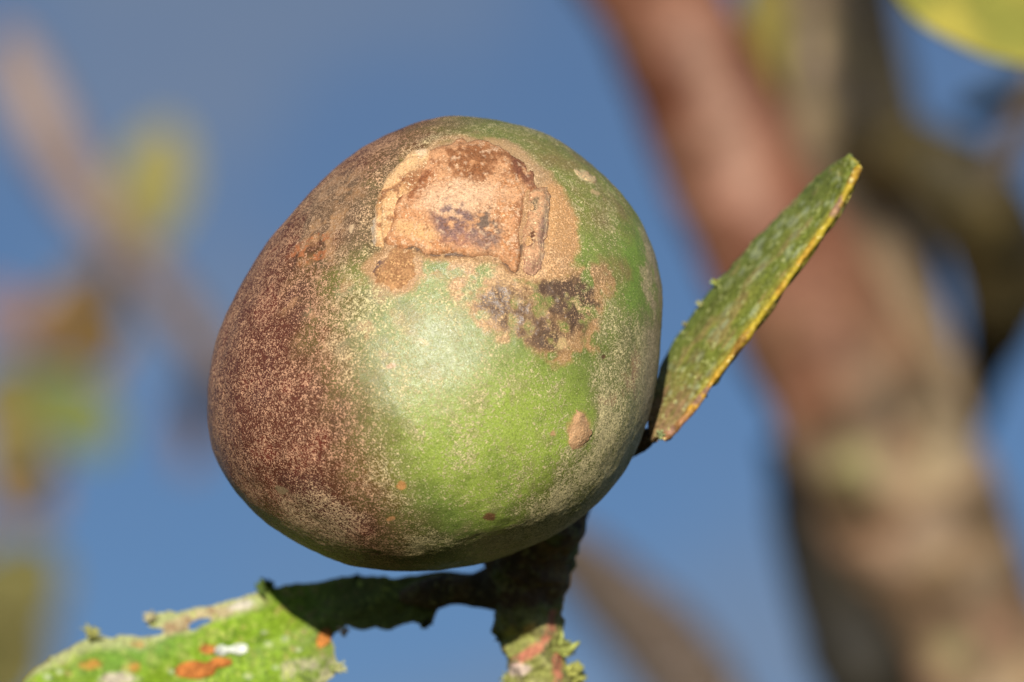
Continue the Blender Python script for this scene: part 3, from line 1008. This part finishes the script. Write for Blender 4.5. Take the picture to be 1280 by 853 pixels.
    crust('lichen_patch', oval(405, 797, 8, 13, 28), (.48, .18, .04), .012, 'orange lichen patch near the stalk', 9)


make_leaf_left()
tuft('moss_tuft', twig, fr(331, 738, -2.05), .11, (.10, .15, .03), 26, 4)
tuft('lichen_tuft', twig, fr(116, 796, -2.2), .09, (.34, .34, .11), 34, 5)
tuft('lichen_tuft', twig, fr(190, 772, -2.15), .07, (.42, .38, .22), 28, 6, up=(-1, .4, 0))
tuft('moss_tuft', twig, fr(444, 724, -1.75), .045, (.08, .11, .03), 18, 7)
tuft('moss_tuft', twig, fr(532, 778, -1.55), .06, (.07, .07, .03), 22, 8, up=(0, -1, .2))
tuft('moss_tuft', twig, fr(630, 797, -1.45), .08, (.12, .14, .04), 24, 9, up=(-1, .1, .2))
tuft('lichen_tuft', twig, fr(704, 812, -1.4), .11, (.30, .33, .09), 60, 10, up=(1, .5, .2))
tuft('lichen_tuft', twig, fr(713, 846, -1.45), .13, (.34, .35, .09), 60, 11, up=(1, .3, .2))
tuft('lichen_tuft', twig, fr(634, 850, -1.4), .08, (.36, .38, .14), 20, 12, up=(-1, .2, .2))
tuft('lichen_tuft', twig, fr(424, 834, -1.5), .07, (.48, .48, .22), 18, 13, up=(1, -.3, .2))
tuft('lichen_tuft', twig, fr(428, 788, -1.6), .06, (.55, .42, .30), 16, 14, up=(1, -.3, .2))


def make_leaf_right():
    E = catmull([(829, 549), (848, 532), (876, 497), (902, 461), (951, 396), (1001, 326), (1038, 274), (1058, 240), (1069, 219), (1074, 207), (1069, 199)], 180)
    Lf = catmull([(813, 546), (811, 522), (819, 480), (838, 434), (886, 368), (938, 306), (985, 257), (1016, 225), (1040, 205), (1055, 198), (1066, 197)], 180)
    nu, nv = 180, 56
    t = np.linspace(0, 1, nv)
    # bumps of epiphytes along the far edge
    rr = np.random.RandomState(4)
    bump = fbm(np.stack([np.linspace(0, 14, nu), np.zeros(nu), np.zeros(nu)], -1), 1.6, 3, 8)
    Lf = Lf + np.stack([-3.0 * np.abs(bump), -2.0 * np.abs(bump)], -1) * np.sin(np.linspace(0, np.pi, nu))[:, None] ** .4
    Lf = E + (Lf - E) * (.97 + .03 * np.cos(np.linspace(0, np.pi / 2, nu)) ** 2)[:, None]
    uu = np.linspace(0, 1, nu)
    zE = -.40 - .30 * np.abs(uu - .45) + .30 * (1 - sm(uu, 0, .35))
    wdt = np.sin(np.clip(uu * 1.02, 0, 1) * np.pi) ** .55
    PX = E[:, None, 0] * (1 - t) + Lf[:, None, 0] * t
    PY = E[:, None, 1] * (1 - t) + Lf[:, None, 1] * t
    Z = zE[:, None] - 0.95 * (wdt * (.15 + .85 * sm(uu, .0, .4)) * (1 - .92 * sm(uu, .6, .97)))[:, None] * t[None, :] + .10 * np.sin(np.pi * t)[None, :] * wdt[:, None]
    q = np.stack([np.repeat(uu[:, None], nv, 1) * 3.4, np.repeat(t[None, :], nu, 0) * 1.3, Z * 0], -1).reshape(-1, 3)
    n2, n3, n4 = fbm(q, 2.5, 3, 111), fbm(q, 7, 3, 112), fbm(q, 16, 2, 113)
    Z = Z + (.012 * n3).reshape(nu, nv) * sm(1 - uu, .02, .12)[:, None]
    top = fr(PX.ravel(), PY.ravel(), Z.ravel())
    du = np.gradient(top.reshape(nu, nv, 3), axis=0); dv = np.gradient(top.reshape(nu, nv, 3), axis=1)
    nn = np.cross(dv, du); ln = np.linalg.norm(nn, axis=2)[..., None]
    nn = nn / np.maximum(ln, 1e-9)
    nn *= np.sign(nn[..., 2:3].mean())
    bot = (top.reshape(nu, nv, 3) - nn * (.012 + .058 * sm(1 - uu, 0, .10))[:, None, None]).reshape(-1, 3)
    i, j = np.meshgrid(np.arange(nu - 1), np.arange(nv - 1), indexing='ij')
    a = i * nv + j
    f = np.concatenate([np.stack([a, a + nv, a + nv + 1], -1).reshape(-1, 3), np.stack([a, a + nv + 1, a + 1], -1).reshape(-1, 3)])
    vv, ff = shell(top, bot, f)
    U = np.repeat(uu[:, None], nv, 1).ravel(); T = np.repeat(t[None, :], nu, 0).ravel()
    col = np.tile(np.array([.15, .18, .03]), (nu * nv, 1)) * (1 + .25 * n2 + .15 * n3)[:, None]
    col = mixc(col, sm(n2, .1, .6) * .5, (.19, .19, .035))
    col = mixc(col, sm(U + .03 * n3, .90, .97), (.44, .38, .05))
    col = mixc(col, sm(-T, -.20, -.02) * .75, (.40, .32, .05))
    col = mixc(col, sm(T, .78, .95) * .35, (.10, .15, .04))
    # brown decaying base
    col = mixc(col, sm(-(U + .10 * n3), -.34, -.05) * .8, (.25, .14, .08))
    col = mixc(col, sm(n3 + .4 * n2, .35, .75) * .5, (.30, .19, .09))
    # pale lichen dots
    for k in range(90):
        cu, ct, r0 = rr.rand() * .8 + .16, rr.rand() * .8 + .1, .007 + .011 * rr.rand()
        m = sm(1 - np.hypot((U - cu), (T - ct) * .26) / r0, 0, .5)
        col = mixc(col, m * (.2 + .4 * rr.rand()), (.34, .38, .22))
    for (cu, ct, ru, rt) in ((.58, .45, .05, .08), (.74, .50, .03, .09), (.34, .55, .06, .07), (.47, .5, .04, .1)):
        m = sm(1 - np.hypot((U - cu) / ru, (T - ct) / rt) + .3 * n4, 0, .7)
        col = mixc(col, m * .35 * sm(n4, -.2, .5), (.34, .40, .24))
    g = np.concatenate([np.tile(np.array([.34, .36, .14]), (nu * nv, 1)), np.full((nu * nv, 1), .2)], 1)
    ob = build('leaf', world(vv), ff, M_LEAF, twig, np.clip(np.concatenate([col, col]), .01, .85), np.concatenate([g, g]))
    ob['label'] = 'upright thick green leaf with yellow edge beside the fruit'
    # thick yellow margin
    e3 = fr(E[:, 0], E[:, 1], zE)
    k = np.arange(0, nu, 6)
    tipL = fr(Lf[-18:, 0][::-1][::4], Lf[-18:, 1][::-1][::4], (zE[-18:] - 0.95 * wdt[-18:])[::-1][::4])
    path = e3[k[:-2]]
    rad_ = .031 + .007 * np.sin(np.arange(len(path)) * 1.9) * np.sin(np.arange(len(path)) * .7)
    rad_[:2] = .03; rad_[-6:] = (.034, .038, .042, .042, .036, .018)

    def mp(v, col):
        px, py = proj(v)
        m3, m4 = fbm(v, 4, 3, 121), fbm(v, 12, 3, 122)
        col = mixc(col, sm(py + 30 * m3, 400, 520) * .8, (.48, .24, .03))
        col = mixc(col, sm(py + 10 * m3, 500, 530) * .85, (.36, .17, .09))
        for (cx, cy, r0) in ((1040, 262, 13), (1046, 250, 9), (868, 498, 11), (880, 488, 7), (840, 536, 12)):
            col = mixc(col, sm(1 - np.hypot(px - cx + 4 * m4, py - cy) / r0, 0, .5) * .85, (.30, .17, .12))
        col = mixc(col, sm(m4 + .5 * m3, .25, .7) * .75, (.22, .11, .03))
        return col
    s = add_tube('leaf_margin', twig, path, rad_, [(.42, .32, .03), (.44, .27, .03)], M_LEAF, .012, 7, 5, 31, 20, 260, (.6, .5, .2), .15, mp)
    s.parent = ob
    tuft('lichen_tuft', twig, fr(895, 354, -1.25), .055, (.34, .38, .10), 14, 41, up=(-1, .8, .2)).parent = ob
    tuft('lichen_tuft', twig, fr(876, 380, -1.25), .05, (.36, .36, .14), 14, 42, up=(-1, .8, .2)).parent = ob
    tuft('lichen_tuft', twig, fr(857, 406, -1.2), .04, (.32, .30, .14), 12, 43, up=(-1, .8, .2)).parent = ob
    o = tuft('lichen_tuft', twig, fr(826, 543, -.2), .05, (.34, .40, .18), 16, 44, up=(0, .3, 1))
    o.parent = ob


make_leaf_right()


# ------------------------------------------------------------------ the tree behind
def zb(d):                  # distance from the lens in cm -> local depth
    return D - d


def leaf(name, parent, base, tip, face, width, cols, seed=1, bend=.12, label=None, thick=.06, group=None):
    """thick obovate leaf; base, tip in local cm, face = the way its upper side looks"""
    base, tip, face = (np.asarray(x, float) for x in (base, tip, face))
    ax = tip - base
    L = np.linalg.norm(ax); ax = ax / L
    face = face - ax * face.dot(ax); face /= np.linalg.norm(face)
    sd_ = np.cross(ax, face)
    nu, nv = 40, 21
    u = np.linspace(0, 1, nu)[:, None]; v = np.linspace(-1, 1, nv)[None, :]
    wd = width * .5 * (np.sin(np.pi * np.clip(u, 0, 1) ** 1.25) ** .62 * .97 + .03)
    P = base + ax * (u * L)[..., None] + sd_ * (wd * v)[..., None]
    lift = -bend * L * (u - .3) ** 2 - .16 * width * (np.abs(v) ** 1.6) * -1.0 * np.sin(np.pi * u) + .02 * width * np.exp(-(v / .12) ** 2)
    P = P + face * lift[..., None]
    flat = P.reshape(-1, 3)
    flat = flat + face * (.03 * width * fbm(flat, 1.2 / max(width, .5), 3, seed))[:, None]
    bot = flat - face * thick
    i, j = np.meshgrid(np.arange(nu - 1), np.arange(nv - 1), indexing='ij')
    a = i * nv + j
    f = np.concatenate([np.stack([a, a + nv, a + nv + 1], -1).reshape(-1, 3), np.stack([a, a + nv + 1, a + 1], -1).reshape(-1, 3)])
    vv, ff = shell(flat, bot, f)
    col = bark_paint(flat, cols, 1.6 / max(width, .5) * 2, seed)
    edge = np.repeat(np.abs(v), nu, 0).ravel()
    col = mixc(col, sm(edge, .8, .98) * .7, cols[-1])
    g = np.concatenate([np.tile(np.array(cols[-1]), (len(col), 1)), np.full((len(col), 1), .2)], 1)
    ob = build(name, world(vv), ff, M_LEAF, parent, np.concatenate([col, col]), np.concatenate([g, g]))
    if label:
        ob['label'] = label
    return ob


K1 = 100 / 45 / 140         # cm per pixel one metre from the lens


def ground_path(p_last, steps):
    """carry a limb on from a local point to the ground (world metres given)"""
    res = []
    for wpt in steps:
        dd = (np.asarray(wpt, float) - BASE) * 100
        res.append([dd.dot(AX_R), dd.dot(AX_U), dd.dot(AX_B)])
    return np.array(res)


tb = world(fr(1270, 940, zb(100))) * [1, 1, 0] + np.array([.18, .04, -.05])
tree = thing('tree', 'forked tree trunk with smooth reddish bark and pale lichen behind the fruit', 'tree', tb)
z1 = zb(100)


def trunk_paint(v, col):
    px, py = proj(v)
    n1, n2 = fbm(v, .55, 3, 131), fbm(v, 1.4, 3, 132)
    w1 = sm(py + 70 * n1 - .55 * np.clip(1080 - px, -60, 160), 270, 520)                        # lichen and dead bark cover the lower trunk
    low = np.tile(np.array([.27, .165, .09]), (len(v), 1))
    low = mixc(low, sm(n1, .0, .6) * .9, (.30, .17, .105))
    low = mixc(low, sm(n2, .2, .6) * .8, (.36, .27, .15))
    low = mixc(low, sm(-n2, .2, .6) * .8, (.15, .11, .06))
    for (cx, cy, rx, ry, c) in ((1065, 590, 50, 44, (.44, .42, .18)), (1110, 670, 50, 40, (.46, .26, .16)), (1230, 720, 36, 36, (.50, .40, .28)), (1170, 490, 44, 70, (.34, .28, .17)),
                                (1050, 500, 36, 44, (.26, .13, .065)), (1000, 490, 60, 70, (.28, .10, .05)), (1130, 800, 50, 44, (.36, .24, .15)), (1190, 560, 30, 50, (.36, .30, .18)), (1065, 440, 30, 18, (.13, .10, .07)), (1165, 700, 26, 18, (.17, .12, .05)),
                                (1190, 830, 40, 26, (.30, .28, .12)), (1085, 510, 22, 40, (.17, .13, .05))):
        low = mixc(low, sm(ell(px + 14 * n2, py + 14 * n1, cx, cy, rx, ry, 20), 0, .6) * .85, c)
    n3 = fbm(v, .9, 2, 133)
    col = mixc(col, sm(ell(px + 12 * n1, py, 905, 150, 40, 240, -24), 0, .8) * .75, (.33, .19, .135))  # highlight along the middle of the red limb, put into the bark colour
    col = mixc(col, sm(n3, .2, .6) * .5, (.12, .045, .02))
    low = mixc(low, sm(n3, .05, .4) * .8, (.10, .062, .03))
    low = mixc(low, sm(-n3, .25, .6) * .7, (.42, .30, .20))
    return (col * (1 - w1)[:, None] + low * w1[:, None] * .78) * (1 + .3 * n2)[:, None]


wl = world(fr(1270, 940, z1))
low_end = ground_path(None, [wl + np.array(q) for q in ((.03, .005, -.07), (.065, .012, -.17), (.10, .02, -.34), (.135, .03, -.62), (.16, .035, -1.0), (.175, .04, -1.4))] + [(wl[0] + .18, wl[1] + .04, -.05)])
main = np.concatenate([fpath([(560, -700, zb(104)), (690, -300, zb(102)), (768, -100, z1), (822, 0, z1), (884, 130, z1), (950, 280, z1), (1020, 400, z1), (1085, 530, z1), (1148, 660, z1), (1208, 790, z1), (1270, 940, z1)]), low_end])
add_tube('trunk', tree, main, [.55, .95, 1.25, 1.33, 1.38, 1.45, 1.6, 1.82, 1.78, 1.68, 1.8, 2.0, 2.25, 2.4, 2.6, 2.9, 3.3, 3.8], [(.20, .080, .046), (.24, .11, .07), (.14, .048, .024)], M_TRUNK, .14, .8, .5, 51, 56, 420, (.24, .14, .08), .15, trunk_paint)

limb2 = fpath([(1110, -600, zb(112)), (1050, -250, zb(108)), (1012, -60, zb(104)), (1006, 60, zb(103)), (1022, 180, zb(102)), (1060, 320, zb(101)), (1110, 450, zb(100.5)), (1150, 560, zb(100))])


def limb_paint(v, col):
    px, py = proj(v)
    n1 = fbm(v, 1.0, 3, 141)
    col = mixc(col, sm(-px + 10 * n1, -935, -915) * sm(-py, -200, -60), (.035, .025, .018))  # shade of the gap between the limbs, painted on the left edge
    col = mixc(col, sm(ell(px + 10 * n1, py, 957, 80, 30, 150, 0), 0, .4), (.27, .22, .04))
    col = mixc(col, sm(ell(px + 8 * n1, py, 996, 60, 16, 110, 0), 0, .5), (.03, .025, .018))
    col = mixc(col, sm(ell(px + 16 * n1, py + 10 * n1, 1026, 66, 26, 32), 0, .5) * .95, (.33, .24, .15))
    col = mixc(col, sm(px + 14 * n1, 1015, 1050) * sm(-py, -340, -250) * .9, (.035, .028, .018))  # shadowed right side of the limb, put into its colour
    col = mixc(col, sm(py + 30 * n1, 270, 380), (.28, .20, .12))
    return col


add_tube('limb', tree, limb2, [.5, .9, 1.15, 1.2, 1.2, 1.25, 1.35, 1.2], [(.17, .115, .065), (.22, .17, .07), (.10, .075, .04)], M_TRUNK, .15, .9, .7, 53, 48, 260, (.12, .1, .05), .12, limb_paint)
add_tube('branch', tree, fpath([(1030, 200, zb(103)), (1085, 205, zb(101)), (1130, 196, zb(99)), (1175, 214, zb(98)), (1215, 250, zb(98)), (1246, 305, zb(99)), (1256, 365, zb(100)), (1240, 425, zb(102)), (1226, 480, zb(104)), (1222, 540, zb(107))]),
         [.9, .9, .85, .85, .95, 1.0, .9, .6, .4, .15], [(.055, .042, .016), (.10, .07, .02), (.03, .024, .012)], M_TRUNK, .1, 1.2, .9, 55, 32, 200, (.09, .07, .03), .2)
add_tube('branch', tree, fpath([(1228, 250, zb(98)), (1262, 190, zb(97)), (1290, 130, zb(96)), (1330, 40, zb(95)), (1400, -80, zb(95))]), [.35, .32, .3, .28, .15],
         [(.17, .13, .11), (.22, .17, .14)], M_TRUNK, .06, 1.2, .9, 56, 28, 120, (.3, .25, .2), .25)
# near-black limb added to stand for the shade under the leaning trunk
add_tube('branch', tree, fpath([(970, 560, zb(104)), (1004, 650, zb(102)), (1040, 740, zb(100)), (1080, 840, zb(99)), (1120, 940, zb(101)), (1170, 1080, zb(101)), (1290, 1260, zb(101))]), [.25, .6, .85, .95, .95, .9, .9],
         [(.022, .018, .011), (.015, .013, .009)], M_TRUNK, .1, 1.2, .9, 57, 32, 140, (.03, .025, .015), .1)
add_tube('limb', tree, fpath([(1090, -560, zb(118)), (1068, -250, zb(116)), (1066, -80, zb(114)), (1072, 40, zb(112)), (1088, 150, zb(110)), (1108, 260, zb(108)), (1128, 370, zb(105)), (1160, 480, zb(102))]), [.3, .6, .9, 1.0, 1.05, 1.0, .9, .6],  # rear limb of the fork, its shade put into the near-black colour
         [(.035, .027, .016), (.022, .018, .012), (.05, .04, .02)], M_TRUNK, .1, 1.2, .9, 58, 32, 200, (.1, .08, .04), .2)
add_tube('branch', tree, fpath([(1370, -30, zb(95)), (1425, -75, zb(86)), (1462, -80, zb(74)), (1448, -46, zb(65)), (1425, -39, zb(63.5))]), [.2, .17, .14, .11, .06], [(.2, .16, .06), (.24, .18, .08)], M_TRUNK, .03, 1.5, 1, 59, 20, 90)
GY = [(.25, .25, .05), (.31, .29, .06), (.43, .37, .07)]
leaf('leaf', tree, fr(1440, -40, zb(64)), fr(1128, -16, zb(61)), (.12, .25, 1), 2.55, GY, 3, .05, 'large yellow green leaf above the dark branch')
leaf('leaf', tree, fr(1330, 70, zb(97)), fr(1205, 140, zb(95)), (.1, -.8, .5), 1.6, [(.05, .06, .02), (.04, .045, .015)], 4, .1, 'dark leaf under the yellow one')
# the fruiting twig goes on down and back to the trunk, out of the picture
J = ground_path(None, [wl + np.array([.085, .015, -.34])])[0]
add_tube('branch', twig, np.concatenate([fpath([(684, 1080, -2.75), (690, 1250, -4.2)]), np.array([[2.2, -11, -9], [6.5, -20, -21], [12, -30, -34], [17, -37, -44]]), J[None]]), [.30, .34, .4, .5, .62, .72, .8],
         [(.15, .11, .06), (.20, .17, .08), (.10, .075, .045)], M_BARK, .06, 1.5, 1, 66, 32, 240)
# the crown above, out of the picture
for k in range(26):
    a = rng.random()
    bx, by, bz = (560 + a * 140, -680 + a * 380, zb(103)) if k % 2 else (1105 - a * 60, -590 + a * 330, zb(111))
    b0 = fr(bx, by, bz)
    d = np.array([rng.uniform(-1, 1), rng.uniform(-.3, 1), rng.uniform(-.9, .9)]); d /= np.linalg.norm(d)
    leaf('leaf', tree, b0 + d * .5, b0 + d * rng.uniform(4.0, 5.5), (rng.uniform(-.4, .4), .9, .5), rng.uniform(1.8, 2.4), [(.09, .14, .03), (.16, .20, .04), (.28, .26, .06)], k + 60, .1)

# leafy branch that passes behind the fruit
zl = zb(150)
lb_end = np.array([0.5, 0.95, 1.3])
lb = thing('leafy_branch', 'thin brown branch with yellow and rusty leaves far behind the fruit', 'branch', world(fr(1430, 1420, zb(100))))
add_tube('stem', lb, fpath([(8, 44, zb(212)), (22, 84, zb(210)), (60, 165, zb(208)), (105, 245, zb(205)), (150, 300, zb(202)), (205, 365, zb(196)), (262, 440, zb(188)), (380, 530, zb(174)), (560, 620, zb(156)), (700, 690, zb(140)), (772, 752, zb(130)), (845, 830, zb(122)), (930, 960, zb(112)), (1130, 1180, zb(106)), (1430, 1420, zb(100))]),
         [.5, 1.1, 1.2, 1.05, .85, .8, .8, .75, .78, .85, 1.0, 1.1, 1.0, .95, .9], [(.24, .16, .13), (.30, .21, .17), (.17, .12, .08)], M_TRUNK, .08, 1, .6, 61, 32, 360, (.32, .26, .22), .3,
         lambda v, col: mixc(mixc(col, sm(proj(v)[1], 560, 680) * .8, (.13, .085, .04)), sm(-proj(v)[1], -240, -120) * .6, (.36, .27, .23)))
YL = [(.27, .25, .09), (.33, .30, .10), (.36, .32, .13)]
RU = [(.19, .115, .05), (.22, .125, .04), (.15, .10, .04)]
OL = [(.12, .12, .03), (.18, .14, .04), (.22, .15, .06)]
GR = [(.12, .16, .045), (.16, .18, .05), (.18, .16, .06)]
PK = [(.28, .17, .15), (.24, .17, .13), (.32, .2, .16)]
add_tube('side_twig', lb, fpath([(150, 300, zb(202)), (110, 380, zb(204)), (60, 440, zb(206)), (20, 520, zb(208)), (-30, 640, zb(210))]), [.4, .36, .34, .3, .2], [(.2, .13, .07), (.25, .17, .1)], M_TRUNK, .05, 1, .6, 63, 24, 100)
for (bx, by, tx, ty, dz, wd, cols, fc, lab) in (
        (172, 320, 214, 158, 0, 2.5, YL, (-.1, .3, 1), 'pale yellow upright leaf on the far branch'),
        (150, 340, 45, 440, 2, 2.0, RU, (.1, .5, 1), None),
        (130, 360, 120, 470, 3, 1.6, [(.20, .125, .03), (.18, .11, .035)], (.2, .4, 1), None),
        (60, 400, -30, 400, 4, 2.2, PK, (0, .6, 1), None),
        (30, 470, 140, 560, 1, 2.3, GR, (.1, .4, 1), 'green leaf in the rusty cluster'),
        (40, 470, 10, 600, 3, 2.4, OL, (.1, .3, 1), None),
        (10, 520, 60, 645, 4, 1.7, RU, (.1, -.2, 1), None),
        (-20, 580, 60, 640, 6, 2.0, PK, (0, .2, 1), None),
        (262, 450, 232, 590, 2, 1.4, [(.13, .10, .10), (.16, .11, .10)], (.2, -.1, 1), None),
        (20, 380, 110, 450, 5, 2.2, PK, (0, .4, 1), None),
        (120, 330, 70, 430, 2, 1.8, RU, (0, .4, 1), None),
        (-30, 470, 70, 530, 5, 2.6, OL, (0, .3, 1), None),
        (90, 480, 20, 560, 5, 2.2, OL, (0, .3, 1), None),
        (-40, 700, 70, 760, 6, 3.2, [(.13, .12, .04), (.16, .14, .05)], (.1, .4, 1), None),
        (-60, 860, 60, 725, 8, 3.4, [(.13, .12, .04), (.16, .14, .05)], (.1, .4, 1), 'olive leaf low on the far branch'),
        (-40, 900, 60, 800, 6, 2.6, [(.13, .12, .04), (.15, .13, .05)], (.1, .4, 1), None),
        (800, 800, 880, 860, -74, 1.6, [(.15, .11, .04), (.18, .13, .05)], (.1, .2, 1), None)):
    leaf('leaf', lb, fr(bx, by, zb(204 + dz)), fr(tx, ty, zb(201 + dz)), fc, wd * (1.33 if bx < 700 else 1), cols, int(bx) + 900, .06, lab)
add_tube('side_twig', lb, fpath([(-30, 640, zb(210)), (-50, 760, zb(212)), (-50, 880, zb(212)), (-20, 960, zb(210))]), [.2, .25, .25, .15], [(.2, .13, .07), (.25, .17, .1)], M_TRUNK, .05, 1, .6, 64, 24, 80)

for o in list(bpy.data.objects):
    if '_o' in o.keys():
        del o['_o']
